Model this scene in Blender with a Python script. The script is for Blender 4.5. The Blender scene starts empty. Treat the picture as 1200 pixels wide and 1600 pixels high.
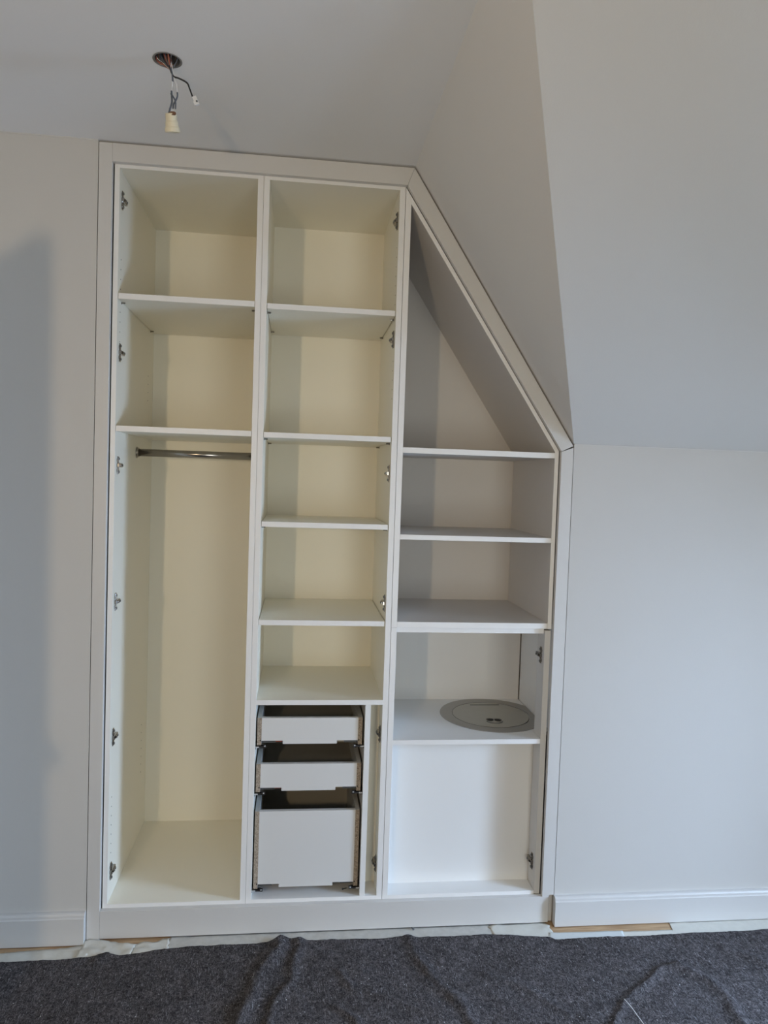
import bpy, bmesh, math, random
from mathutils import Vector, Matrix, noise
random.seed(7)
sc = bpy.context.scene
COL = sc.collection

# ------------------------------------------------------------------ camera
cam_d = bpy.data.cameras.new('camera')
cam = bpy.data.objects.new('camera', cam_d)
COL.objects.link(cam)
cam_d.sensor_fit = 'VERTICAL'; cam_d.sensor_height = 36.0; cam_d.sensor_width = 27.0
cam_d.lens = 1144.45 / 1600 * 36.0
cam_d.clip_start = 0.02
YAW, PITCH, ROLL = math.radians(6.6687), math.radians(-2.5088), math.radians(1.9234)
fwd = Vector((math.sin(YAW) * math.cos(PITCH), math.cos(YAW) * math.cos(PITCH), math.sin(PITCH)))
rgt = Vector((math.cos(YAW), -math.sin(YAW), 0)); up = rgt.cross(fwd)
r2 = rgt * math.cos(ROLL) + up * math.sin(ROLL); u2 = -rgt * math.sin(ROLL) + up * math.cos(ROLL)
M = Matrix((r2, u2, -fwd)).transposed().to_4x4()
M.translation = Vector((-0.0202, -2.4553, 1.5613))
cam.matrix_world = M
sc.camera = cam

# ------------------------------------------------------------------ colour management, world, lights
sc.view_settings.view_transform = 'Standard'
sc.view_settings.look = 'None'
sc.view_settings.gamma = 1.0
sc.view_settings.use_curve_mapping = False
sc.view_settings.exposure = 0.0
sc.cycles.use_denoising = True
sc.cycles.max_bounces = 10; sc.cycles.diffuse_bounces = 7

wd = bpy.data.worlds.new('world'); sc.world = wd; wd.use_nodes = True
wd.node_tree.nodes['Background'].inputs[0].default_value = (0.62, 0.74, 1.0, 1)
wd.node_tree.nodes['Background'].inputs[1].default_value = 0.25

def area(name, loc, target, sx, sy, power, col):
    l = bpy.data.lights.new(name, 'AREA'); l.shape = 'RECTANGLE'; l.size = sx; l.size_y = sy
    l.energy = power; l.color = col
    o = bpy.data.objects.new(name, l); COL.objects.link(o); o.location = loc
    d = Vector(target) - Vector(loc)
    o.rotation_euler = d.to_track_quat('-Z', 'Y').to_euler()
    return o
# daylight down through the deep dormer window on the right (cool), an added rear fill light and a warm lamp
LP = {'dormer': (285.0, (0.51, 0.70, 1.0)), 'rear_fill': (32.5, (0.985, 1.0, 0.92)), 'lamp': (14.4, (1.0, 0.75, 0.45))}
area('dormer_daylight', (3.50, -1.20, 1.35), (1.2, -0.6, 0.3), 0.9, 1.5, *LP['dormer'])
area('rear_fill_light', (1.2, -4.66, 0.95), (0.9, 0, 1.6), 1.1, 1.7, *LP['rear_fill'])  # fill light added for ambient brightness, placed outside an invented opening
area('lamp_light', (-0.9, -2.9, 1.6), (0.0, 0.0, 1.5), 0.07, 0.12, *LP['lamp'])

# ------------------------------------------------------------------ materials
def mat(name, col, rough=0.5, metal=0.0, spec=0.5, noise_amt=0.0, noise_scale=6.0, bump=0.0, bump_scale=200.0):
    m = bpy.data.materials.new(name); m.use_nodes = True
    nt = m.node_tree; b = nt.nodes['Principled BSDF']
    b.inputs['Roughness'].default_value = rough; b.inputs['Metallic'].default_value = metal
    b.inputs['Specular IOR Level'].default_value = spec
    tc = nt.nodes.new('ShaderNodeTexCoord')
    n = nt.nodes.new('ShaderNodeTexNoise'); n.inputs['Scale'].default_value = noise_scale; n.inputs['Detail'].default_value = 4
    nt.links.new(tc.outputs['Object'], n.inputs['Vector'])
    mx = nt.nodes.new('ShaderNodeMix'); mx.data_type = 'RGBA'
    mx.inputs[6].default_value = (*[c * (1 - noise_amt) for c in col], 1)
    mx.inputs[7].default_value = (*[min(1, c * (1 + noise_amt)) for c in col], 1)
    nt.links.new(n.outputs['Fac'], mx.inputs[0]); nt.links.new(mx.outputs[2], b.inputs['Base Color'])
    if bump > 0:
        n2 = nt.nodes.new('ShaderNodeTexNoise'); n2.inputs['Scale'].default_value = bump_scale; n2.inputs['Detail'].default_value = 3
        nt.links.new(tc.outputs['Object'], n2.inputs['Vector'])
        bp = nt.nodes.new('ShaderNodeBump'); bp.inputs['Strength'].default_value = bump; bp.inputs['Distance'].default_value = 0.002
        nt.links.new(n2.outputs['Fac'], bp.inputs['Height']); nt.links.new(bp.outputs['Normal'], b.inputs['Normal'])
    return m

WALL = mat('wall_paint', (0.585, 0.575, 0.55), 0.85, noise_amt=0.012, noise_scale=3, bump=0.10, bump_scale=260)
CEIL = mat('ceiling_paint', (0.80, 0.80, 0.80), 0.9, noise_amt=0.012, noise_scale=3, bump=0.12, bump_scale=220)
SLOPE = mat('slope_paint', (0.74, 0.735, 0.72), 0.88, noise_amt=0.012, noise_scale=3, bump=0.12, bump_scale=220)
FRAME = mat('primed_frame', (0.625, 0.615, 0.595), 0.42, noise_amt=0.01, noise_scale=9, bump=0.05, bump_scale=120)
EDGE = mat('white_edging', (0.82, 0.815, 0.80), 0.38)
MELA = mat('white_melamine', (0.86, 0.84, 0.75), 0.42, noise_amt=0.008, noise_scale=5)
MELW = mat('clean_white_melamine', (0.79, 0.79, 0.775), 0.4, noise_amt=0.008, noise_scale=5)
DFRONT = mat('drawer_white', (0.68, 0.68, 0.665), 0.45)
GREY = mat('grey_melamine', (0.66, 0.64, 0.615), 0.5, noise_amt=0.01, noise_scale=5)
HOLE = mat('dark_hole', (0.03, 0.028, 0.025), 0.9)
SKIRT = mat('skirting_gloss', (0.62, 0.615, 0.60), 0.35)
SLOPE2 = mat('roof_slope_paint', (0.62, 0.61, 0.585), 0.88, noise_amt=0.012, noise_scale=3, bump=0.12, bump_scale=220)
INSHADE = mat('drawer_inner_shade', (0.40, 0.39, 0.36), 0.6)  # drawer rears and floors darkened in colour to stand for shade inside
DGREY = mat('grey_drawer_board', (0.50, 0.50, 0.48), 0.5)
DARKMET = mat('dark_steel', (0.16, 0.17, 0.18), 0.4, 0.8)
NICKEL = mat('nickel', (0.33, 0.31, 0.285), 0.16, 1.0)
ZINC = mat('bright_zinc', (0.62, 0.64, 0.66), 0.35, 0.4)
STEEL = mat('satin_steel', (0.36, 0.35, 0.33), 0.38, 0.75, noise_amt=0.06, noise_scale=40)
ROD = mat('rail_steel', (0.40, 0.38, 0.36), 0.22, 1.0)
LIDM = mat('brushed_lid', (0.43, 0.42, 0.375), 0.42, 0.5, noise_amt=0.05, noise_scale=30)
BLACK = mat('black_plastic', (0.02, 0.02, 0.022), 0.45)
WHITEP = mat('clear_white_plastic', (0.75, 0.76, 0.78), 0.25)
CREAM = mat('cream_plastic', (0.72, 0.66, 0.50), 0.5, noise_amt=0.03)
BROWN = mat('brown_cavity', (0.16, 0.08, 0.045), 0.7)
REDW = mat('red_wire', (0.38, 0.10, 0.07), 0.5)
BLUEW = mat('blue_grey_wire', (0.10, 0.12, 0.16), 0.5)
ORANGEW = mat('orange_wire', (0.42, 0.22, 0.12), 0.5)
BEIGEW = mat('beige_clip', (0.38, 0.34, 0.24), 0.5)
LEAFM = mat('shadow_leaf_brown', (0.30, 0.21, 0.13), 0.5, noise_amt=0.1, noise_scale=12)  # brown picked so the added leaf bounces less light
GLASSM = mat('window_frame_white', (0.8, 0.8, 0.8), 0.4)

def chip_mat():
    m = mat('chipboard', (0.30, 0.24, 0.18), 0.95); nt = m.node_tree; b = nt.nodes['Principled BSDF']
    tc = nt.nodes.new('ShaderNodeTexCoord'); v = nt.nodes.new('ShaderNodeTexVoronoi'); v.inputs['Scale'].default_value = 330
    nt.links.new(tc.outputs['Object'], v.inputs['Vector'])
    cr = nt.nodes.new('ShaderNodeValToRGB'); e = cr.color_ramp.elements
    e[0].color = (0.15, 0.11, 0.08, 1); e[1].color = (0.50, 0.42, 0.33, 1)
    nt.links.new(v.outputs['Color'], cr.inputs[0]); nt.links.new(cr.outputs[0], b.inputs['Base Color'])
    return m
CHIP = chip_mat()

def oak_mat():
    m = mat('oak_floor', (0.4, 0.26, 0.13), 0.5); nt = m.node_tree; b = nt.nodes['Principled BSDF']
    tc = nt.nodes.new('ShaderNodeTexCoord'); mp = nt.nodes.new('ShaderNodeMapping'); mp.inputs['Scale'].default_value = (3, 40, 3)
    n = nt.nodes.new('ShaderNodeTexNoise'); n.inputs['Scale'].default_value = 3; n.inputs['Detail'].default_value = 6
    nt.links.new(tc.outputs['Object'], mp.inputs[0]); nt.links.new(mp.outputs[0], n.inputs['Vector'])
    cr = nt.nodes.new('ShaderNodeValToRGB'); e = cr.color_ramp.elements
    e[0].position = .3; e[0].color = (0.33, 0.20, 0.10, 1); e[1].position = .7; e[1].color = (0.55, 0.38, 0.22, 1)
    nt.links.new(n.outputs['Fac'], cr.inputs[0]); nt.links.new(cr.outputs[0], b.inputs['Base Color'])
    return m
OAK = oak_mat()

def felt_mat():
    m = bpy.data.materials.new('recycled_felt'); m.use_nodes = True; nt = m.node_tree; L = nt.links; N = nt.nodes
    b = N['Principled BSDF']; b.inputs['Roughness'].default_value = 1.0; b.inputs['Specular IOR Level'].default_value = 0.1
    tc = N.new('ShaderNodeTexCoord')
    def nz(scale, detail, rough=0.6, warp=0.0):
        n = N.new('ShaderNodeTexNoise'); n.inputs['Scale'].default_value = scale; n.inputs['Detail'].default_value = detail
        n.inputs['Roughness'].default_value = rough; n.inputs['Distortion'].default_value = warp
        L.new(tc.outputs['Object'], n.inputs['Vector']); return n
    def ramp(src, stops):
        c = N.new('ShaderNodeValToRGB'); e = c.color_ramp.elements
        e[0].position, e[0].color = stops[0][0], (*stops[0][1], 1); e[1].position, e[1].color = stops[-1][0], (*stops[-1][1], 1)
        for p, k in stops[1:-1]:
            q = e.new(p); q.color = (*k, 1)
        L.new(src, c.inputs[0]); return c
    def mix(fac, a, bb, mode='MIX'):
        x = N.new('ShaderNodeMix'); x.data_type = 'RGBA'; x.blend_type = mode
        if isinstance(fac, float): x.inputs[0].default_value = fac
        else: L.new(fac, x.inputs[0])
        L.new(a, x.inputs[6])
        if isinstance(bb, tuple): x.inputs[7].default_value = (*bb, 1)
        else: L.new(bb, x.inputs[7])
        return x
    base = ramp(nz(150, 5, 0.75, 1.5).outputs['Fac'], [(0.34, (0.011, 0.0105, 0.011)), (0.50, (0.058, 0.054, 0.055)), (0.67, (0.19, 0.178, 0.178))])
    big = ramp(nz(5, 3).outputs['Fac'], [(0.3, (0.84, 0.82, 0.81)), (0.7, (1.12, 1.11, 1.13))])
    x1 = mix(1.0, base.outputs[0], big.outputs[0], 'MULTIPLY')
    mid = ramp(nz(48, 4, 0.7, 1.0).outputs['Fac'], [(0.35, (0.62, 0.62, 0.63)), (0.65, (1.42, 1.40, 1.42))])
    x1 = mix(1.0, x1.outputs[2], mid.outputs[0], 'MULTIPLY')
    # short pale fibres: stretched, warped noise in two directions
    last = x1
    for rot, sc_, thr in ((0.5, (420, 60, 60), 0.70), (-0.9, (420, 60, 60), 0.71), (1.9, (380, 55, 55), 0.72)):
        mp = N.new('ShaderNodeMapping'); mp.inputs['Rotation'].default_value = (0, 0, rot); mp.inputs['Scale'].default_value = sc_
        L.new(tc.outputs['Object'], mp.inputs[0])
        n = N.new('ShaderNodeTexNoise'); n.inputs['Scale'].default_value = 1.0; n.inputs['Detail'].default_value = 3; n.inputs['Distortion'].default_value = 0.8
        L.new(mp.outputs[0], n.inputs['Vector'])
        f = ramp(n.outputs['Fac'], [(thr - 0.09, (0, 0, 0)), (thr + 0.02, (0.6, 0.6, 0.6))])
        last = mix(f.outputs[0], last.outputs[2], (0.36, 0.35, 0.365))
    # white flecks
    v = N.new('ShaderNodeTexVoronoi'); v.inputs['Scale'].default_value = 75; v.inputs['Randomness'].default_value = 1.0
    L.new(tc.outputs['Object'], v.inputs['Vector'])
    f1 = ramp(v.outputs['Distance'], [(0.09, (1, 1, 1)), (0.15, (0, 0, 0))])
    sp = N.new('ShaderNodeSeparateColor'); L.new(v.outputs['Color'], sp.inputs[0])
    f2 = ramp(sp.outputs[0], [(0.86, (0, 0, 0)), (0.89, (1, 1, 1))])
    mm = N.new('ShaderNodeMath'); mm.operation = 'MULTIPLY'; L.new(f1.outputs[0], mm.inputs[0]); L.new(f2.outputs[0], mm.inputs[1])
    last = mix(mm.outputs[0], last.outputs[2], (0.55, 0.55, 0.56))
    L.new(last.outputs[2], b.inputs['Base Color'])
    bp = N.new('ShaderNodeBump'); bp.inputs['Strength'].default_value = 0.9; bp.inputs['Distance'].default_value = 0.003
    nb = nz(190, 5, 0.7, 0.5); L.new(nb.outputs['Fac'], bp.inputs['Height']); L.new(bp.outputs['Normal'], b.inputs['Normal'])
    return m
FELT = felt_mat()

def tape_mat(name, col, grain):
    m = mat(name, col, 0.6, noise_amt=grain, noise_scale=45, bump=0.5, bump_scale=90); return m
TAPE = tape_mat('masking_tape', (0.62, 0.61, 0.55), 0.08)
TAPE2 = tape_mat('mottled_tape', (0.52, 0.51, 0.47), 0.20)
TAPE3 = tape_mat('translucent_tape', (0.58, 0.61, 0.60), 0.05)

# ------------------------------------------------------------------ helpers
def box(bm, x0, x1, y0, y1, z0, z1, bev=0.0):
    vs = [bm.verts.new((x, y, z)) for x in (x0, x1) for y in (y0, y1) for z in (z0, z1)]
    fs = [bm.faces.new([vs[i] for i in q]) for q in ((0, 1, 3, 2), (4, 6, 7, 5), (0, 4, 5, 1), (2, 3, 7, 6), (0, 2, 6, 4), (1, 5, 7, 3))]
    if bev:
        es = list({e for f in fs for e in f.edges})
        bmesh.ops.bevel(bm, geom=es, offset=bev, segments=1, affect='EDGES')
    return fs

def prism_xz(bm, pts, y0, y1):
    """polygon in the XZ plane extruded from y0 to y1"""
    a = [bm.verts.new((x, y0, z)) for x, z in pts]; b = [bm.verts.new((x, y1, z)) for x, z in pts]
    bm.faces.new(a); bm.faces.new(b[::-1]); n = len(pts)
    for i in range(n): bm.faces.new((a[i], b[i], b[(i + 1) % n], a[(i + 1) % n]))

def prism_yz(bm, pts, x0, x1):
    a = [bm.verts.new((x0, y, z)) for y, z in pts]; b = [bm.verts.new((x1, y, z)) for y, z in pts]
    bm.faces.new(a); bm.faces.new(b[::-1]); n = len(pts)
    for i in range(n): bm.faces.new((a[i], b[i], b[(i + 1) % n], a[(i + 1) % n]))

def prism_xy(bm, pts, z0, z1):
    a = [bm.verts.new((x, y, z0)) for x, y in pts]; b = [bm.verts.new((x, y, z1)) for x, y in pts]
    bm.faces.new(a); bm.faces.new(b[::-1]); n = len(pts)
    for i in range(n): bm.faces.new((a[i], b[i], b[(i + 1) % n], a[(i + 1) % n]))

def cyl(bm, c, r, h, axis='Z', seg=20, r2=None):
    m = Matrix.Translation(c)
    if axis == 'X': m = m @ Matrix.Rotation(math.pi / 2, 4, 'Y')
    if axis == 'Y': m = m @ Matrix.Rotation(math.pi / 2, 4, 'X')
    return bmesh.ops.create_cone(bm, cap_ends=True, segments=seg, radius1=r, radius2=r if r2 is None else r2, depth=h, matrix=m)

def lathe(bm, prof, c, seg=32):
    rings = []
    for r, z in prof:
        rings.append([bm.verts.new((c[0] + r * math.cos(2 * math.pi * k / seg), c[1] + r * math.sin(2 * math.pi * k / seg), c[2] + z)) for k in range(seg)])
    for a, b in zip(rings, rings[1:]):
        for k in range(seg): bm.faces.new((a[k], a[(k + 1) % seg], b[(k + 1) % seg], b[k]))
    return rings

def smooth_path(pts, n=6):
    P = [Vector(p) for p in pts]; P = [P[0]] + P + [P[-1]]; out = []
    for i in range(1, len(P) - 2):
        p0, p1, p2, p3 = P[i - 1:i + 3]
        for k in range(n):
            t = k / n
            out.append(0.5 * ((2 * p1) + (p2 - p0) * t + (2 * p0 - 5 * p1 + 4 * p2 - p3) * t * t + (-p0 + 3 * p1 - 3 * p2 + p3) * t ** 3))
    out.append(P[-2]); return out

def tube(bm, pts, r, seg=8, n=6):
    P = smooth_path(pts, n); rings = []
    for i, p in enumerate(P):
        d = (P[min(i + 1, len(P) - 1)] - P[max(i - 1, 0)]).normalized()
        a = d.cross(Vector((0.31, 0.9, 0.2))).normalized(); b = d.cross(a)
        rings.append([bm.verts.new(p + r * (math.cos(2 * math.pi * k / seg) * a + math.sin(2 * math.pi * k / seg) * b)) for k in range(seg)])
    for a, b in zip(rings, rings[1:]):
        for k in range(seg): bm.faces.new((a[k], a[(k + 1) % seg], b[(k + 1) % seg], b[k]))
    bm.faces.new(rings[0][::-1]); bm.faces.new(rings[-1])

def obj(name, bm, m, parent=None, smooth=False, front=None, label=None):
    """link the bmesh as ONE mesh object; `front` puts a second material on faces that look to -Y"""
    bmesh.ops.recalc_face_normals(bm, faces=bm.faces[:])
    mats = m if isinstance(m, (list, tuple)) else [m]
    mats = list(mats)
    if front is not None:
        mats.append(front); k = len(mats) - 1
        bm.normal_update()
        for f in bm.faces:
            if f.normal.y < -0.7 and f.material_index == 0: f.material_index = k
    root = parent
    while root is not None and root.parent is not None: root = root.parent
    if root is not None: bm.transform(Matrix.Translation(-root.location))
    me = bpy.data.meshes.new(name); bm.to_mesh(me); bm.free()
    for q in mats: me.materials.append(q)
    if smooth:
        for p in me.polygons: p.use_smooth = True
    o = bpy.data.objects.new(name, me); COL.objects.link(o)
    if parent is not None: o.parent = parent
    if label: o['label'] = label
    return o

def thing(name, label, cat, loc, group=None):
    o = bpy.data.objects.new(name, None); COL.objects.link(o); o.location = loc; o.empty_display_size = 0.05
    o['label'] = label; o['category'] = cat
    if group: o['group'] = group
    return o

def tag(o, label, cat, group=None):
    o['label'] = label; o['category'] = cat
    if group: o['group'] = group
    return o

def struct(name, bm, m, parent=None, **k):
    o = obj(name, bm, m, parent, **k); o['kind'] = 'structure'; return o

def B(*a, bev=0.0):
    bm = bmesh.new(); box(bm, *a, bev=bev); return bm

# ------------------------------------------------------------------ the room
XL, XR, YB, ZC = -1.14, 2.62, -4.5, 2.605          # left wall, right wall, rear wall, ceiling
ZK = 1.708                                          # height where the right knee wall ends
YS = -(ZC - ZK) / math.tan(math.radians(37.53))     # where the facing slope reaches the flat ceiling
XM = 0.9215; XV = XM - (ZC - ZK) / 1.5263           # foot and head of the side slope

struct('floor', B(XL - .1, XR + .1, YB - .1, 0.9, -0.1, 0.0), OAK)
bm = bmesh.new(); box(bm, XL - .1, -0.6805, 0, 0.8, 0, ZC + .1); struct('wall_back', bm, WALL)
bm = bmesh.new(); box(bm, 0.9232, XR + .1, 0, 0.8, 0, ZK); struct('wall_knee', bm, WALL)
bm = bmesh.new(); box(bm, -0.6805, 0.9232, 0.7, 0.8, 0, ZC + .1); struct('wall_niche', bm, WALL)
def wall_holes(fix0, fix1, a0, a1, holes, axis):
    """wall with rectangular openings: axis 'Y' = runs along X at fixed Y; 'X' = runs along Y at fixed X"""
    bm = bmesh.new()
    def bx(p, q, z0, z1):
        if q - p < 1e-4 or z1 - z0 < 1e-4: return
        if axis == 'Y': box(bm, p, q, fix0, fix1, z0, z1)
        else: box(bm, fix0, fix1, p, q, z0, z1)
    cur = a0
    for p, q, z0, z1 in holes:
        bx(cur, p, 0, ZC + .02); bx(p, q, 0, z0); bx(p, q, z1, ZC + .02); cur = q
    bx(cur, a1, 0, ZC + .02)
    return bm
def window_frame(name, fix0, fix1, p, q, z0, z1, axis):
    bm = bmesh.new()
    for a, b_, c, d_ in ((p, p + .05, z0, z1), (q - .05, q, z0, z1), (p + .05, q - .05, z0, z0 + .05), (p + .05, q - .05, z1 - .05, z1)):
        if axis == 'Y': box(bm, a, b_, fix0, fix1, c, d_)
        else: box(bm, fix0, fix1, a, b_, c, d_)
    struct(name, bm, GLASSM)
HR_ = [(0.62, 1.78, 0.06, 1.84)]
struct('wall_rear', wall_holes(YB - .1, YB, XL - .1, XR + .1, HR_, 'Y'), WALL)
window_frame('fill_window', YB - .08, YB - .03, *HR_[0], 'Y')  # unseen window made up to hold the rear fill light
# left wall with a made-up doorway for the unseen shadow-casting leaf
bm = bmesh.new(); box(bm, XL - .1, XL, -0.40, 0, 0, ZC); box(bm, XL - .1, XL, YB, -1.26, 0, ZC); box(bm, XL - .1, XL, -1.26, -0.40, 2.06, ZC)
struct('wall_left', bm, WALL)
# right wall: deep dormer opening beside the wardrobe wall
WY0, WY1, WZ0, WZ1 = -1.62, -0.72, 0.30, 1.36
HX_ = [(WY0, WY1, WZ0, WZ1)]
struct('wall_right', wall_holes(XR, XR + .1, YB, 0.0, HX_, 'X'), WALL)
bm = bmesh.new()
box(bm, XR + .1, 3.40, WY0 - .05, WY0, WZ0 - .05, WZ1 + .05); box(bm, XR + .1, 3.40, WY1, WY1 + .05, WZ0 - .05, WZ1 + .05)
box(bm, XR + .1, 3.40, WY0, WY1, WZ0 - .05, WZ0)
struct('trim_1', bm, WALL)
window_frame('window_1', XR + .03, XR + .07, WY0, WY1, WZ0, WZ1, 'X')

# flat ceiling with the round outlet hole
HX, HY, HR = -0.382, -0.497, 0.033
outer = [(XL - .1, 0.8), (XL - .1, YB - .1), (XR + .1, YB - .1), (XR + .1, YS), (XV, YS), (XV, 0.8)]
bm = bmesh.new()
ov = [bm.verts.new((x, y, ZC)) for x, y in outer]
oe = [bm.edges.new((ov[i], ov[(i + 1) % len(ov)])) for i in range(len(ov))]
hv = [bm.verts.new((HX + HR * math.cos(2 * math.pi * k / 40), HY + HR * math.sin(2 * math.pi * k / 40), ZC)) for k in range(40)]
he = [bm.edges.new((hv[i], hv[(i + 1) % 40])) for i in range(40)]
bmesh.ops.triangle_fill(bm, edges=oe + he, use_beauty=True)
ext = bmesh.ops.extrude_face_region(bm, geom=bm.faces[:])
bmesh.ops.translate(bm, vec=(0, 0, 0.02), verts=[v for v in ext['geom'] if isinstance(v, bmesh.types.BMVert)])
struct('ceiling', bm, CEIL)
# sloped side ceiling (runs towards the viewer) and the facing roof slope
def slab(pts, off):
    bm = bmesh.new(); a = [bm.verts.new(p) for p in pts]; b = [bm.verts.new(Vector(p) + Vector(off)) for p in pts]
    bm.faces.new(a); bm.faces.new(b[::-1]); n = len(pts)
    for i in range(n): bm.faces.new((a[i], b[i], b[(i + 1) % n], a[(i + 1) % n]))
    return bm
struct('ceiling_side_slope', slab([(XV, 0.8, ZC), (XV, 0, ZC), (XV, YS, ZC), (XM, 0, ZK), (XM, 0.8, ZK)], (0.05, 0, 0.04)), SLOPE)
struct('ceiling_roof_slope', slab([(XM, 0, ZK), (XV, YS, ZC), (XR + .1, YS, ZC), (XR + .1, 0, ZK)], (0, 0.04, 0.05)), SLOPE2)

# unseen door leaf added to cast the slanted shadow left of the wardrobe
d = struct('shadow_leaf', B(0.0, 0.80, -0.02, 0.02, 0.008, 2.01, bev=0.002), LEAFM)
hinge_p = Vector((-1.094, -0.43)); edge_p = Vector((-0.865, -1.20)); dv = edge_p - hinge_p
d.location = (hinge_p.x, hinge_p.y, 0); d.rotation_euler = (0, 0, math.atan2(dv.y, dv.x))
bm = bmesh.new(); cyl(bm, (0.74, 0.035, 1.0), 0.012, 0.05, 'Y'); box(bm, 0.62, 0.75, 0.05, 0.066, 0.99, 1.01)
h = obj('shadow_leaf_handle', bm, NICKEL); h.parent = d

# skirting boards
SK = [(0, 0.003), (-0.0238, 0.003), (-0.0238, 0.0905), (-0.0205, 0.0935), (-0.0195, 0.1000), (-0.0165, 0.1045), (-0.012, 0.1062), (0, 0.1062)]
bm = bmesh.new(); prism_yz(bm, SK, XL, -0.6815); struct('baseboard_left', bm, SKIRT)
bm = bmesh.new(); prism_yz(bm, SK, 0.9208, XR); struct('baseboard_right', bm, SKIRT)
struct('trim_2', B(XL, -0.6815, -0.0022, 0.0, ZC - 0.003, ZC), SKIRT)
struct('trim_3', B(0.9250, XR, -0.0020, 0.0, ZK - 0.003, ZK), SKIRT)

# ------------------------------------------------------------------ wardrobe face frame
fr = thing('wardrobe_surround', 'painted off-white face frame with sloping right corner surrounding the open wardrobe', 'wardrobe frame', (0.12, 0, 0))
FY = 0.0195; ZT = 2.5985
def rz_out(x): return 2.5985 - 1.5263 * (x - 0.331)     # outer edge of the sloping rail
def rz_in(x): return 2.5406 - 1.5130 * (x - 0.3104)     # inner edge
obj('stile', B(-0.6784, -0.6377, 0, FY, 0.0, ZT, bev=0.0006), FRAME, fr)
bm = bmesh.new(); prism_xz(bm, [(-0.6372, 2.5415), (0.3100, 2.5415), (0.3310, ZT), (-0.6372, ZT)], 0, FY); obj('top_rail', bm, FRAME, fr)
bm = bmesh.new(); prism_xz(bm, [(0.3106, 2.5406), (0.8790, rz_in(0.8790)), (0.9195, rz_out(0.9195)), (0.3316, 2.5980)], 0, FY); obj('sloping_rail', bm, FRAME, fr)
bm = bmesh.new(); prism_xz(bm, [(0.8792, 0.1060), (0.9212, 0.1060), (0.9212, rz_out(0.9212) - .003), (0.8792, rz_in(0.8792) - .0006)], 0, FY); obj('stile', bm, FRAME, fr)
obj('plinth', B(-0.6372, 0.9035, 0.0002, FY, 0.006, 0.0998, bev=0.0006), FRAME, fr)
bm = bmesh.new(); box(bm, 0.9037, 0.9205, 0.012, FY, 0.004, 0.1055); obj('plinth_end', bm, FRAME, fr)
bm = bmesh.new(); box(bm, 0.8792, 0.9035, 0.0002, FY, 0.0999, 0.1059); obj('corner_block', bm, FRAME, fr)

# ------------------------------------------------------------------ fittings
def hinge_plate(x, y, z, s, parent, tilt=0.0):
    """cross-shaped mounting plate on a panel at x; s=+1 stands off to +X, -1 to -X"""
    bm = bmesh.new()
    def bx(a, b, c, d, e, f, bev=0.0006): box(bm, min(x + s * a, x + s * b), max(x + s * a, x + s * b), y + c, y + d, z + e, z + f, bev=bev)
    bx(0.0004, 0.003, -0.007, 0.007, -0.030, 0.030, 0.001)
    bx(0.003, 0.0045, -0.0045, 0.0045, -0.027, 0.027)
    bx(0.0004, 0.0095, -0.012, 0.034, -0.0065, 0.0065, 0.0012)
    bx(0.0095, 0.0125, -0.003, 0.026, -0.0045, 0.0045, 0.001)
    bx(0.0004, 0.0035, -0.012, -0.004, 0.012, 0.022); bx(0.0004, 0.0035, -0.012, -0.004, -0.022, -0.012)
    o = obj('hinge_plate', bm, [NICKEL], parent)
    for dz in (-0.0215, 0.0215):
        b2 = bmesh.new(); cyl(b2, (x + s * 0.0055, y, z + dz), 0.0042, 0.002, 'X', 14)
        cyl(b2, (x + s * 0.0068, y, z + dz), 0.0018, 0.0008, 'X', 6)
        obj('screw', b2, DARKMET, o)
    b2 = bmesh.new(); cyl(b2, (x + s * 0.0133, y + 0.004, z), 0.0036, 0.0018, 'X', 14); cyl(b2, (x + s * 0.0133, y + 0.018, z), 0.0036, 0.0018, 'X', 14)
    obj('cam_screw', b2, DARKMET, o)
    return o

def pin(x, y, z, s, parent):
    bm = bmesh.new(); cyl(bm, (x + s * 0.0065, y, z - 0.0032), 0.0027, 0.0125, 'X', 10)
    cyl(bm, (x + s * 0.0012, y, z - 0.0036), 0.0036, 0.0022, 'X', 10)
    return obj('shelf_pin', bm, NICKEL, parent, smooth=False)

def panel_holes(bm, x, s, rows, mi):
    for y, zs in rows:
        for z in zs:
            r = cyl(bm, (x + s * 0.0001, y, z), 0.0022, 0.0004, 'X', 8)
            for f in {f for v in r['verts'] for f in v.link_faces}: f.material_index = mi

def zrange(a, b, st=0.032):
    out = []; z = a
    while z <= b: out.append(z); z += st
    return out

# ------------------------------------------------------------------ cabinet 1: tall hanging cabinet on the left
cy0 = 0.0201
c1 = thing('wardrobe_cabinet', 'tall open white cabinet at the left with hanging rail and two high shelves', 'cabinet', (-0.40, 0.3, 0.094))
bm = B(-0.6345, -0.6188, cy0, 0.634, 0.094, 2.548, bev=0.0004)
panel_holes(bm, -0.6188, 1, [(0.057, zrange(1.985, 2.09) + zrange(2.155, 2.28) + zrange(0.27, 0.47)), (0.52, zrange(0.36, 0.57) + zrange(1.84, 1.96) + zrange(2.2, 2.26))], 1)
obj('side_panel', bm, [MELA, HOLE], c1, front=EDGE)
obj('side_panel', B(-0.1817, -0.1631, cy0, 0.634, 0.094, 2.548, bev=0.0004), MELA, c1, front=EDGE)
obj('top_panel', B(-0.6188, -0.1817, cy0, 0.6157, 2.5305, 2.548), MELA, c1, front=EDGE)
obj('bottom_panel', B(-0.6188, -0.1817, cy0, 0.6157, 0.094, 0.1122, bev=0.0004), MELA, c1, front=EDGE)
obj('back_panel', B(-0.6188, -0.1817, 0.6157, 0.624, 0.094, 2.548), MELA, c1)
for z in (2.1353, 1.7092):
    obj('shelf', B(-0.6175, -0.1830, cy0 + .001, 0.610, z - 0.0185, z, bev=0.0006), MELA, c1, front=EDGE)
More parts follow.
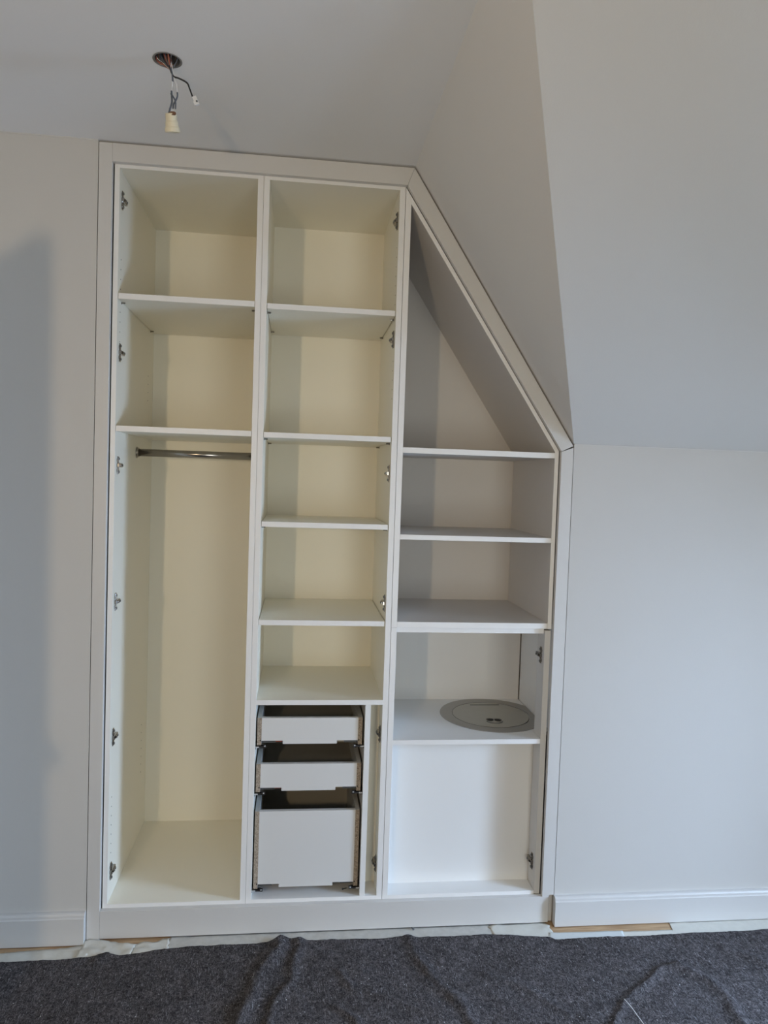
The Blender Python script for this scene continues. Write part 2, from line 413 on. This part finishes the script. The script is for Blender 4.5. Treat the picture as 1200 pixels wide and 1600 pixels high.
for z in (2.1353 - .0185,):
    for y in (0.070, 0.545):
        pin(-0.6188, y, z, 1, c1); pin(-0.1817, y, z, -1, c1)
rail = bmesh.new(); cyl(rail, (-0.4003, 0.34, 1.632), 0.0135, 0.434, 'X', 32)
rl = obj('hanging_rail', rail, ROD, c1, smooth=True)
for x, s in ((-0.6188, 1), (-0.1817, -1)):
    bm = bmesh.new(); cyl(bm, (x + s * 0.0045, 0.34, 1.632), 0.0175, 0.009, 'X', 28); cyl(bm, (x + s * 0.0015, 0.34, 1.632), 0.021, 0.003, 'X', 28)
    obj('rail_socket', bm, ROD, rl)
for z in (2.441, 1.950, 1.580, 1.1256, 0.6677, 0.2069): hinge_plate(-0.6188, 0.057, z, 1, c1)

# ------------------------------------------------------------------ cabinet 2: shelves over three inner drawers
c2 = thing('shelf_cabinet', 'tall open white cabinet in the middle with five shelves above three small drawers', 'cabinet', (0.07, 0.25, 0.094))
obj('side_panel', B(-0.1623, -0.1436, cy0, 0.494, 0.094, 2.548, bev=0.0004), MELA, c2, front=EDGE)
bm = B(0.2872, 0.3062, cy0, 0.494, 0.094, 2.548, bev=0.0004)
panel_holes(bm, 0.2872, -1, [(0.057, zrange(2.16, 2.36) + zrange(1.84, 1.97))], 1)
obj('side_panel', bm, [MELA, HOLE], c2, front=EDGE)
obj('top_panel', B(-0.1436, 0.2872, cy0, 0.4763, 2.5305, 2.548), MELA, c2, front=EDGE)
obj('bottom_panel', B(-0.1436, 0.2872, cy0, 0.4763, 0.094, 0.1122, bev=0.0004), MELW, c2, front=EDGE)
obj('back_panel', B(-0.1436, 0.2872, 0.4763, 0.485, 0.094, 2.548), MELA, c2)
for z, y in ((2.1315, .0215), (1.7075, .0215), (1.4089, .0215), (1.0765, .0225)):
    obj('shelf', B(-0.1420, 0.2845, y, 0.470, z - 0.0178, z, bev=0.0006), MELA, c2, front=EDGE)
    for yy in (0.070, 0.40):
        pin(-0.1436, yy, z - .0178, 1, c2); pin(0.2872, yy, z - .0178, -1, c2)
obj('shelf', B(-0.1436, 0.2872, cy0, 0.4763, 0.7862, 0.8032, bev=0.0005), MELA, c2, front=EDGE)
obj('drawer_divider', B(0.2280, 0.2466, 0.0225, 0.4763, 0.1122, 0.7862, bev=0.0005), MELW, c2, front=MELW)
obj('filler_panel', B(0.2466, 0.2872, 0.1125, 0.128, 0.1122, 0.7862), MELA, c2)
for z in (2.441, 2.0415, 1.5835, 1.1338, 0.6724, 0.2083): hinge_plate(0.2872, 0.057, z, -1, c2)

def drawer(z0, z1, y0, dx=0.0):
    x0, x1, t, yb = -0.1385, 0.2212, 0.0148, 0.455
    dr = obj('drawer', B(x0 + t, x1 - t, y0 + .015, yb - .0152, z0 + 0.012, z0 + 0.020), INSHADE, c2)   # drawer floor
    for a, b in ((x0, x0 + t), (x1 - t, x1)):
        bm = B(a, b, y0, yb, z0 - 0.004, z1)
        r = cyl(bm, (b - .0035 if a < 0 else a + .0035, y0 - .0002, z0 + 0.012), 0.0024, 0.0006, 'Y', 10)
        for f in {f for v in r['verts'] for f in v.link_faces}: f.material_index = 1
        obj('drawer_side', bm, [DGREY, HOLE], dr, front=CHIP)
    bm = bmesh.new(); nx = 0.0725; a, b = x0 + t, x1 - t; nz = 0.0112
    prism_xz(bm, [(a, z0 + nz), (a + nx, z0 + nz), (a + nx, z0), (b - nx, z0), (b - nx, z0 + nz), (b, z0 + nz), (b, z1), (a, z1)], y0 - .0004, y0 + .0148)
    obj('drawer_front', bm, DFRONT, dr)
    obj('drawer_rear', B(a, b, yb - .015, yb, z0 + .020, z1), INSHADE, dr)
    for s in (1, -1):
        xe = (-0.1436 if s > 0 else 0.2280)
        def sb(bm, p, q, *r_, **k): box(bm, min(xe + s * p, xe + s * q), max(xe + s * p, xe + s * q), *r_, **k)
        bm = bmesh.new(); sb(bm, 0.0, 0.0016, y0 + .004, yb, z0 - .020, z0 + .004); sb(bm, 0.0016, 0.020, y0 + .004, yb, z0 - .0095, z0 - .0075)
        sb(bm, 0.0016, 0.0240, y0 - .004, y0 + .004, z0 - .0105, z0 - .0055)
        obj('drawer_runner', bm, NICKEL, dr)
        bm = bmesh.new(); sb(bm, 0.020, 0.068, y0 + .016, y0 + .060, z0 - .002, z0 + .0108); obj('locking_clip', bm, DARKMET, dr)
        bm = bmesh.new(); sb(bm, 0.0682, 0.0905, y0 + .018, y0 + .050, z0 + .001, z0 + .0108)
        obj('release_lever', bm, REDW if s > 0 else BEIGEW, dr)
        bm = bmesh.new(); cyl(bm, (xe + s * 0.0325, y0 - .002, z0 - .0075), 0.0058, 0.0095, 'X', 14); sb(bm, 0.012, 0.030, y0 - .005, y0 + .010, z0 - .0115, z0 - .0055)
        wh = obj('runner_wheel', bm, BLACK, dr)
        bm = bmesh.new(); sb(bm, 0.0012, 0.0125, y0 - .0055, y0 + .010, z0 - .0115, z0 - .0075); sb(bm, 0.030, 0.0345, y0 - .0085, y0 - .006, z0 - .0065, z0 - .0030)
        obj('runner_nose', bm, ZINC, dr)
drawer(0.6470, 0.7372, 0.036)
drawer(0.4835, 0.5770, 0.036)
drawer(0.1450, 0.4120, 0.036)

# ------------------------------------------------------------------ cabinet 3: sloped open shelf unit, upper right
c3 = thing('sloped_shelf_unit', 'grey-lined open shelf unit with a sloping top at the upper right of the wardrobe', 'cabinet', (0.59, 0.27, 1.056))
def cz_in(x): return 2.4839 - 1.5122 * (x - 0.3295)
def cz_out(x): return cz_in(x) + 0.0245
YJ = 0.5129
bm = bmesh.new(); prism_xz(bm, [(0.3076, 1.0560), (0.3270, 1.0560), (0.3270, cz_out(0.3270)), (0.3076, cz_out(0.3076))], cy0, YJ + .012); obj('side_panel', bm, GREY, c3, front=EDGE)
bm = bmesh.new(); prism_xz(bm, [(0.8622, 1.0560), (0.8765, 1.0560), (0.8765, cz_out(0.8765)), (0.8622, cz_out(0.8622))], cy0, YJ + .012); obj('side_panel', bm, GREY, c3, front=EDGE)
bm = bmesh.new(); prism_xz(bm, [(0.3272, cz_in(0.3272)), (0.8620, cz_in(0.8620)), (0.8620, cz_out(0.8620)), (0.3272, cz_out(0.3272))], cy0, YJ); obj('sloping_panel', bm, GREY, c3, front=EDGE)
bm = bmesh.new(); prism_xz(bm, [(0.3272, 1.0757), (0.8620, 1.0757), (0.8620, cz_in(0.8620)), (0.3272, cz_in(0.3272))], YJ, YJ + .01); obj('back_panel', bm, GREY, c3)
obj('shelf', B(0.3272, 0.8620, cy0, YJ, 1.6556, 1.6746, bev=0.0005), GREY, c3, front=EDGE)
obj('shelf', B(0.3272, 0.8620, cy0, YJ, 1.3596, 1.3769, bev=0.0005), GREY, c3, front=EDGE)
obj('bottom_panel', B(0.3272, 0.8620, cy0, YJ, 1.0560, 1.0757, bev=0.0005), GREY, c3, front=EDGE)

# ------------------------------------------------------------------ cabinet 4: lower right
c4 = thing('base_cabinet', 'bright white open base cabinet at the lower right with a worktop over a shallow recess', 'cabinet', (0.61, 0.25, 0.094))
obj('side_panel', B(0.3076, 0.3270, cy0, 0.505, 0.094, 1.0552, bev=0.0006), MELW, c4, front=EDGE)
obj('side_panel', B(0.9203, 0.9390, 0.10, 0.4905, 0.094, 1.0500), MELW, c4)
obj('top_panel', B(0.3271, 0.8540, cy0 + .011, 0.4947, 1.0370, 1.0550, bev=0.0005), MELW, c4, front=EDGE)
obj('bottom_panel', B(0.3270, 0.8540, cy0, 0.4947, 0.094, 0.1122, bev=0.0005), MELW, c4, front=EDGE)
obj('back_panel', B(0.3270, 0.9170, 0.4947, 0.503, 0.094, 1.0500), MELW, c4)
obj('recess_panel', B(0.3270, 0.8750, 0.0960, 0.112, 0.1122, 0.6456), MELW, c4)
obj('filler_post', B(0.8548, 0.8755, cy0 + .001, 0.0940, 0.1000, 1.0500, bev=0.0004), FRAME, c4)
bm = bmesh.new(); prism_xy(bm, [(0.3270, cy0), (0.8540, cy0), (0.8540, 0.095), (0.9172, 0.095), (0.9172, 0.4947), (0.3270, 0.4947)], 0.6456, 0.6621)
obj('worktop', bm, MELW, c4, front=EDGE)
for z in (0.9560, 0.2045): hinge_plate(0.8548, 0.052, z, -1, c4)

# round steel lid let into the worktop
CX, CY, ZW = 0.7460, 0.2900, 0.6622
lid = thing('laundry_chute_hatch', 'round flat steel hatch with a hinged lid set in the white worktop', 'hatch', (CX, CY, ZW))
bm = bmesh.new(); n = 96
def rim_pt(r, k, z): return bm.verts.new((min(CX + r * math.cos(2 * math.pi * k / n), 0.9168), CY + r * 1.02 * math.sin(2 * math.pi * k / n), z))
prof = [(0.1985, ZW), (0.1975, ZW + .0016), (0.1600, ZW + .0020), (0.1500, ZW + .0020), (0.1498, ZW + .0002)]
rings = [[rim_pt(r, k, z) for k in range(n)] for r, z in prof]
for a, b in zip(rings, rings[1:]):
    for k in range(n): bm.faces.new((a[k], a[(k + 1) % n], b[(k + 1) % n], b[k]))
obj('hatch_ring', bm, STEEL, lid, label='darker steel ring')
bm = bmesh.new(); LX, LY = 0.7430, 0.2860
prism_xy(bm, [(LX + 0.1470 * math.cos(2 * math.pi * k / n), LY + 0.1490 * math.sin(2 * math.pi * k / n)) for k in range(n)], ZW + .0021, ZW + .0027); obj('hatch_lid', bm, LIDM, lid)
bm = bmesh.new(); prism_xy(bm, [(LX + 0.1484 * math.cos(2 * math.pi * k / n), LY + 0.1506 * math.sin(2 * math.pi * k / n)) for k in range(n)], ZW + .0003, ZW + .0023); obj('lid_gap', bm, HOLE, lid, label='dark gap round the lid')
obj('hinge_slot', B(0.690, 0.811, 0.4010, 0.4085, ZW + .0024, ZW + .0030), HOLE, lid)
pull = bmesh.new(); seg = 40
lathe(pull, [(0.031, 0.0), (0.031, 0.0012), (0.0275, 0.0016), (0.0265, 0.0002)], (0.737, 0.207, ZW + .0025), 40)
pl = obj('lid_pull', pull, STEEL, lid)
bm = bmesh.new(); cyl(bm, (0.7245, 0.222, ZW + .0034), 0.0140, 0.0012, 'Z', 24); obj('finger_hole', bm, HOLE, pl)
bm = bmesh.new(); cyl(bm, (0.7545, 0.218, ZW + .0034), 0.0140, 0.0012, 'Z', 24); obj('finger_hole', bm, HOLE, pl)
bm = bmesh.new(); rr = []
for k in range(21):
    a = math.radians(198 + 144 * k / 20); rr.append((0.738 + 0.0335 * math.cos(a), 0.212 + 0.0335 * math.sin(a)))
for k in range(20, -1, -1):
    a = math.radians(198 + 144 * k / 20); rr.append((0.738 + 0.0295 * math.cos(a), 0.212 + 0.0295 * math.sin(a)))
prism_xy(bm, rr, ZW + .0026, ZW + .0048); obj('pull_lip', bm, DARKMET, pl)

# ------------------------------------------------------------------ ceiling outlet with loose wires
co = thing('ceiling_outlet', 'round open hole in the ceiling stuffed with loose coloured electrical wires', 'ceiling outlet', (HX, HY, ZC + .06))
bm = bmesh.new()
rg = lathe(bm, [(HR + .0035, -0.0012), (HR + .0005, -0.0022), (HR - .0012, -0.0006), (HR - .002, 0.0), (HR - .002, 0.055)], (HX, HY, ZC), 40)
bm.faces.new(rg[-1]); obj('outlet_box', bm, mat('outlet_box_grey', (0.20, 0.195, 0.19), 0.5), co, smooth=False)
rnd = random.Random(3)
def wire(name, mt, pts, r=0.0014, parent=co):
    bm = bmesh.new(); tube(bm, pts, r, 8, 6); return obj(name, bm, mt, parent, smooth=True)
for i in range(15):
    a = rnd.uniform(0, 2 * math.pi); rad = rnd.uniform(.010, .028); b_ = rnd.uniform(-1, 1) * .6
    mt = [REDW, ORANGEW, BLUEW, BLACK, REDW, NICKEL][i % 6]
    wire('wire', mt, [(HX + rad * math.cos(a), HY + rad * math.sin(a), ZC + .048),
                      (HX + rad * math.cos(a + b_), HY + rad * math.sin(a + b_), ZC + .022),
                      (HX + rad * .7 * math.cos(a + 1.5 * b_) + .004, HY + rad * .7 * math.sin(a + 1.5 * b_), ZC - rnd.uniform(-.004, .007)),
                      (HX + .008 + rnd.uniform(-.004, .004), HY + rnd.uniform(-.004, .004), ZC - rnd.uniform(.008, .024))], 0.0013)
for i in range(3):
    a = 2.6 + i * .5
    wire('wire', [ORANGEW, REDW, NICKEL][i], [(HX + .029 * math.cos(a), HY + .029 * math.sin(a), ZC + .03), (HX + .026 * math.cos(a), HY + .026 * math.sin(a), ZC - .002),
         (HX + .012 * math.cos(a), HY + .012 * math.sin(a), ZC - .010), (HX + .008, HY, ZC - .024)], 0.0013)

bw = thing('earth_lead', 'thin black wire bending out of the ceiling hole with a clear connector tip', 'wire', (-0.372, -0.5, 2.60))
wire('lead', BLACK, [(-0.380, -0.497, 2.648), (-0.377, -0.498, 2.60), (-0.3720, -.5, 2.576), (-0.3645, -.5, 2.5640), (-0.3515, -.5, 2.5605), (-0.3323, -.5, 2.5515), (-0.3256, -.5, 2.5386), (-0.3178, -.5, 2.5190)], 0.0021, bw)
bm = bmesh.new(); box(bm, -0.0055, 0.0055, -0.004, 0.004, -0.0215, 0.001, bev=0.001)
box(bm, -0.0070, 0.0005, -0.0052, -0.004, -0.022, -0.012); bm.transform(Matrix.Translation((-0.3140, -.5, 2.5180)) @ Matrix.Rotation(-0.45, 4, 'Y'))
cn = obj('wire_connector', bm, WHITEP, bw)
bm = bmesh.new(); cyl(bm, (0.002, -0.0046, -0.014), 0.0026, 0.0014, 'Y', 10); bm.transform(Matrix.Translation((-0.3140, -.5, 2.5180)) @ Matrix.Rotation(-0.45, 4, 'Y'))
obj('connector_screw', bm, DARKMET, cn)

ls = thing('lamp_holder', 'cream plastic bulb holder hanging by its wires below the ceiling hole', 'lamp holder', (-0.367, -0.5, 2.4247))
bm = bmesh.new()
rg = lathe(bm, [(0.0085, 0.0235), (0.0120, 0.0240), (0.0125, 0.0225), (0.0125, 0.006), (0.0140, 0.002), (0.0145, -0.0100), (0.0162, -0.0112), (0.0168, -0.0225), (0.0150, -0.0235), (0.0135, -0.0235), (0.0125, -0.005), (0.0085, -0.004), (0.0085, 0.0235)], (0, 0, 0), 32)
bm.transform(Matrix.Translation((-0.3675, -.5, 2.4480)) @ Matrix.Rotation(math.radians(-4), 4, 'Y') @ Matrix.Rotation(math.radians(20), 4, 'X') @ Matrix.Diagonal((1.14, 1.14, 0.90, 1)))
obj('holder_body', bm, CREAM, ls, smooth=False)
bm = bmesh.new(); prism_xz(bm, [(0.0088 * math.cos(k * math.pi / 10), 0.0045 * math.sin(k * math.pi / 10)) for k in range(20)], -0.0148, -0.010)
bm.transform(Matrix.Translation((-0.3632, -.5045, 2.4645)) @ Matrix.Rotation(math.radians(-6), 4, 'Y')); obj('cable_opening', bm, BROWN, ls)
wire('holder_wire', WHITEP, [(-0.374, -.5, 2.60), (-0.3705, -.5, 2.5640), (-0.3685, -.5, 2.5500), (-0.3698, -.5, 2.5266)], 0.0012, ls)
wire('holder_wire', BLUEW, [(-0.3698, -.5, 2.5280), (-0.3690, -.5, 2.5150), (-0.3684, -.5, 2.4997), (-0.3722, -.5, 2.4850), (-0.3758, -.5, 2.4700)], 0.0024, ls)
wire('holder_wire', WHITEP, [(-0.372, -.5, 2.60), (-0.3640, -.5, 2.5600), (-0.3575, -.5, 2.5450), (-0.3555, -.5, 2.5247)], 0.0011, ls)
wire('holder_wire', BLUEW, [(-0.3555, -.5, 2.5255), (-0.3550, -.5, 2.5160), (-0.3590, -.5, 2.5050), (-0.3640, -.5, 2.4952), (-0.3650, -.5, 2.4840)], 0.0021, ls)
wire('holder_wire', BLUEW, [(-0.3708, -.503, 2.5200), (-0.3640, -.503, 2.5110), (-0.3588, -.503, 2.5000), (-0.3592, -.5, 2.4840)], 0.0020, ls)
wire('holder_wire', WHITEP, [(-0.3650, -.5, 2.4860), (-0.3635, -.5, 2.4780), (-0.3630, -.5, 2.4640)], 0.0009, ls)
wire('holder_wire', BLUEW, [(-0.3730, -.5, 2.585), (-0.3690, -.5, 2.570), (-0.3672, -.5, 2.5520)], 0.0024, ls)

# ------------------------------------------------------------------ the felt sheet
def interp(x, P):
    if x <= P[0][0]: return P[0][1]
    for (a, b), (c, d_) in zip(P, P[1:]):
        if x <= c: return b + (d_ - b) * (x - a) / (c - a)
    return P[-1][1]
EDGEY = [(-1.13, -0.100), (-0.91, -0.100), (-0.70, -0.098), (-0.625, -0.090), (-0.59, -0.075), (-0.55, -0.088), (-0.43, -0.066), (-0.30, -0.058), (-0.12, -0.053), (-0.05, -0.040), (0.0, -0.037), (0.06, -0.053),
         (0.31, -0.053), (0.385, -0.047), (0.42, -0.056), (0.60, -0.062), (0.66, -0.060), (0.88, -0.084), (0.90, -0.096), (1.35, -0.094), (1.68, -0.092), (2.55, -0.095)]
RIDGES = [  # polyline, height, half width
    ([(-0.036, -0.035), (-0.083, -0.178), (-0.152, -0.42), (-0.19, -0.70)], 0.020, 0.030),
    ([(0.028, -0.030), (-0.005, -0.241), (-0.060, -0.424), (-0.09, -0.7)], 0.012, 0.022),
    ([(0.396, -0.045), (0.41, -0.179), (0.46, -0.303), (0.521, -0.468), (0.58, -0.7)], 0.011, 0.022),
    ([(0.90, -0.60), (0.935, -0.495), (0.999, -0.41), (1.19, -0.278), (1.255, -0.255)], 0.014, 0.017),
    ([(1.255, -0.26), (1.313, -0.332), (1.334, -0.418), (1.31, -0.522), (1.3, -0.7)], 0.011, 0.026),
    ([(-0.60, -0.07), (-0.61, -0.13)], 0.009, 0.022),
    ([(0.138, -0.223), (0.201, -0.314)], 0.006, 0.014),
    ([(0.14, -0.364), (0.193, -0.419), (0.22, -0.5)], 0.008, 0.016),
    ([(0.62, -0.25), (0.72, -0.33), (0.80, -0.45)], 0.005, 0.018),
    ([(-0.80, -0.45), (-0.55, -0.33), (-0.35, -0.34)], 0.004, 0.03),
    ([(1.45, -0.16), (1.55, -0.27), (1.6, -0.45)], 0.007, 0.03)]
def seg_d(px, py, a, b):
    vx, vy = b[0] - a[0], b[1] - a[1]; t = ((px - a[0]) * vx + (py - a[1]) * vy) / (vx * vx + vy * vy); t = max(0, min(1, t))
    return math.hypot(px - a[0] - t * vx, py - a[1] - t * vy)
def felt_z(x, y):
    x0_, y0_ = x, y
    x = x0_ + 0.022 * noise.noise(Vector((x0_ * 7, y0_ * 7, 11))) + 0.006 * noise.noise(Vector((x0_ * 30, y0_ * 30, 4)))
    y = y0_ + 0.022 * noise.noise(Vector((x0_ * 7, y0_ * 7, 23)))
    if y > -0.08: x = x0_
    z = 0.006 + 0.004 * (noise.noise(Vector((x * 5, y * 6, 0))) + .3) + 0.0024 * noise.noise(Vector((x * 17, y * 19, 3.1))) + 0.0014 * noise.noise(Vector((x * 55, y * 55, 7)))
    z += 0.004 * max(0.0, 0.10 - abs(noise.noise(Vector((x * 4.5 + y * 3, y * 3.5, 31))))) * 10 * max(0, noise.noise(Vector((x * 2, y * 2, 5))) + .25)
    if -1.2 < y:
        for pl_, h_, w in RIDGES:
            dd = min(seg_d(x, y, a, b) for a, b in zip(pl_, pl_[1:]))
            if dd < 3 * w: z += h_ * (0.75 + 0.3 * noise.noise(Vector((x * 9, y * 9, h_ * 99)))) * math.exp(-(dd / w * 1.35) ** 2)
    return max(z, 0.0045)
xs = [XL + .012 + 0.0075 * i for i in range(int((2.58 - XL - .012) / 0.0075))]
fr_ = [0.0]; st = 0.006
while fr_[-1] < 3.9:
    fr_.append(fr_[-1] + (st if fr_[-1] < 0.75 else 0.08))
verts = []; faces = []
for j, dy in enumerate(fr_):
    for x in xs:
        e = interp(x, EDGEY) + 0.0018 * noise.noise(Vector((x * 90, 0, 0))); k = max(0.0, 1 - dy / 0.4)
        y = -0.07 - dy + (e + 0.07) * k
        verts.append((x, y, felt_z(x, y)))
W = len(xs)
for j in range(len(fr_) - 1):
    for i in range(W - 1): faces.append((j * W + i, (j + 1) * W + i, (j + 1) * W + i + 1, j * W + i + 1))
me = bpy.data.meshes.new('floor_felt'); me.from_pydata(verts, [], faces); me.materials.append(FELT)
for p in me.polygons: p.use_smooth = True
fo = bpy.data.objects.new('floor_felt', me); COL.objects.link(fo)
so = fo.modifiers.new('thickness', 'SOLIDIFY'); so.thickness = 0.0035; so.offset = -1
tag(fo, 'dark grey speckled felt protection sheet lying wrinkled over the floor', 'felt sheet')

bm = bmesh.new(); tube(bm, [(0.993, -0.425, 0.029), (1.000, -0.455, 0.027), (1.004, -0.490, 0.025), (1.008, -0.53, 0.024)], 0.0011, 6)
tag(obj('thread', bm, WHITEP, smooth=True), 'short white thread lying on the grey felt at the front right', 'thread')

# ------------------------------------------------------------------ tape along the wardrobe foot
def tape(name, label, x0, x1, y_front, y_back, m, rump=0.002, seed=0, z0=0.0012, step=0.008, rag=0.0025, group='tape strips along the skirting and plinth'):
    """strip between two edge functions of x, slightly rumpled"""
    nx = max(2, int((x1 - x0) / step)); ny = 10; vs = []; fs = []
    for i in range(nx + 1):
        x = x0 + (x1 - x0) * i / nx
        a = y_back(x) + rag * noise.noise(Vector((x * 25, seed, 1))); b = y_front(x) + rag * noise.noise(Vector((x * 21, seed, 5)))
        endw = max(0.0, 1 - min(i, nx - i) * step / 0.03)
        for j in range(ny + 1):
            y = a + (b - a) * j / ny
            x = x0 + (x1 - x0) * i / nx + endw * (0.010 * (j / ny - .4) * (1 if seed % 2 else -1) + 0.007 * noise.noise(Vector((seed * 3.7, j * .9, i > nx / 2))))
            z = z0 + rump * max(0, noise.noise(Vector((x * 22 + seed, y * 40, seed))) + .25) + rump * .5 * max(0, noise.noise(Vector((x * 70, y * 90, seed + 3))))
            z = z0 + (z - z0) * min(1.0, (ny - j) / 3.0) * (1.0 if j < 6 else 0.55)
            vs.append((x, y, z))
    for i in range(nx):
        for j in range(ny):
            q = i * (ny + 1) + j; fs.append((q, q + 1, q + ny + 2, q + ny + 1))
    me = bpy.data.meshes.new(name); me.from_pydata(vs, [], fs); me.materials.append(m)
    for p in me.polygons: p.use_smooth = True
    o = bpy.data.objects.new(name, me); COL.objects.link(o)
    s = o.modifiers.new('thickness', 'SOLIDIFY'); s.thickness = 0.0003; s.offset = 1
    tag(o, label, 'tape', group); return o
tape('masking_tape', 'pale crumpled tape strip on the floor below the left skirting board', -1.10, -0.655, lambda x: -0.145, lambda x: interp(x, [(-1.1, -.052), (-.95, -.050), (-.85, -.040), (-.74, -.034), (-.68, -.024)]), TAPE, 0.004, 1)
tape('masking_tape', 'short torn whitish tape scrap bunched at the left foot of the wardrobe frame', -0.685, -0.515, lambda x: -0.112, lambda x: interp(x, [(-.685, -.006), (-.66, .001), (-.62, -.012), (-.55, -.024), (-.515, -.030)]), TAPE, 0.010, 2, z0=0.0025)
tape('masking_tape', 'small folded tape scrap in front of the plinth with bare wood beside it', -0.520, -0.405, lambda x: -0.102, lambda x: interp(x, [(-.52, -.030), (-.49, -.020), (-.45, -.022), (-.43, -.006), (-.405, -.002)]), TAPE, 0.007, 3)
tape('masking_tape', 'long mottled tape strip in front of the middle of the plinth', -0.412, 0.700, lambda x: -0.11, lambda x: 0.010, TAPE2, 0.0015, 4)
tape('masking_tape', 'smooth whitish tape strip with a curled end at the right of the plinth', 0.690, 0.905, lambda x: -0.12, lambda x: interp(x, [(.69, -.010), (.71, 0.006), (.895, 0.006), (.905, -.006)]), TAPE, 0.0035, 5, z0=0.0022)
def yf(x): return -0.128
tape('masking_tape', 'bluish translucent tape strip on bare wood below the right skirting board', 0.885, 1.150, lambda x: interp(x, [(.885, -.080), (.895, -.094), (.91, -.104), (1.15, -.130)]), lambda x: interp(x, [(.885, -.055), (1.15, -.060)]), TAPE3, 0.0015, 6, z0=0.0026, rag=0.001)
tape('masking_tape', 'milky tape strip on the floor further right below the skirting board', 1.140, 2.50, yf, lambda x: -0.064 if x < 1.345 else -0.022, TAPE, 0.0012, 7, z0=0.0018, rag=0.001)

# tiny screws left behind
def screw(name, loc, rotz, label):
    bm = bmesh.new(); cyl(bm, (0, 0, 0.0), 0.0033, 0.0018, 'X', 12); cyl(bm, (0.0085, 0, 0), 0.0016, 0.015, 'X', 10, r2=0.0016); cyl(bm, (0.0175, 0, 0), 0.0016, 0.004, 'X', 10, r2=0.0002)
    o = obj(name, bm, DARKMET); o.location = loc; o.rotation_euler = (0, 0.1, rotz); tag(o, label, 'screw'); return o
screw('screw', (0.172, 0.062, 0.1157), 0.5, 'tiny dark screw lying on the cabinet floor in front of the deep bottom drawer')
screw('screw', (0.417, -0.012, 0.0068), 1.9, 'tiny dark screw lying on the tape below the plinth')
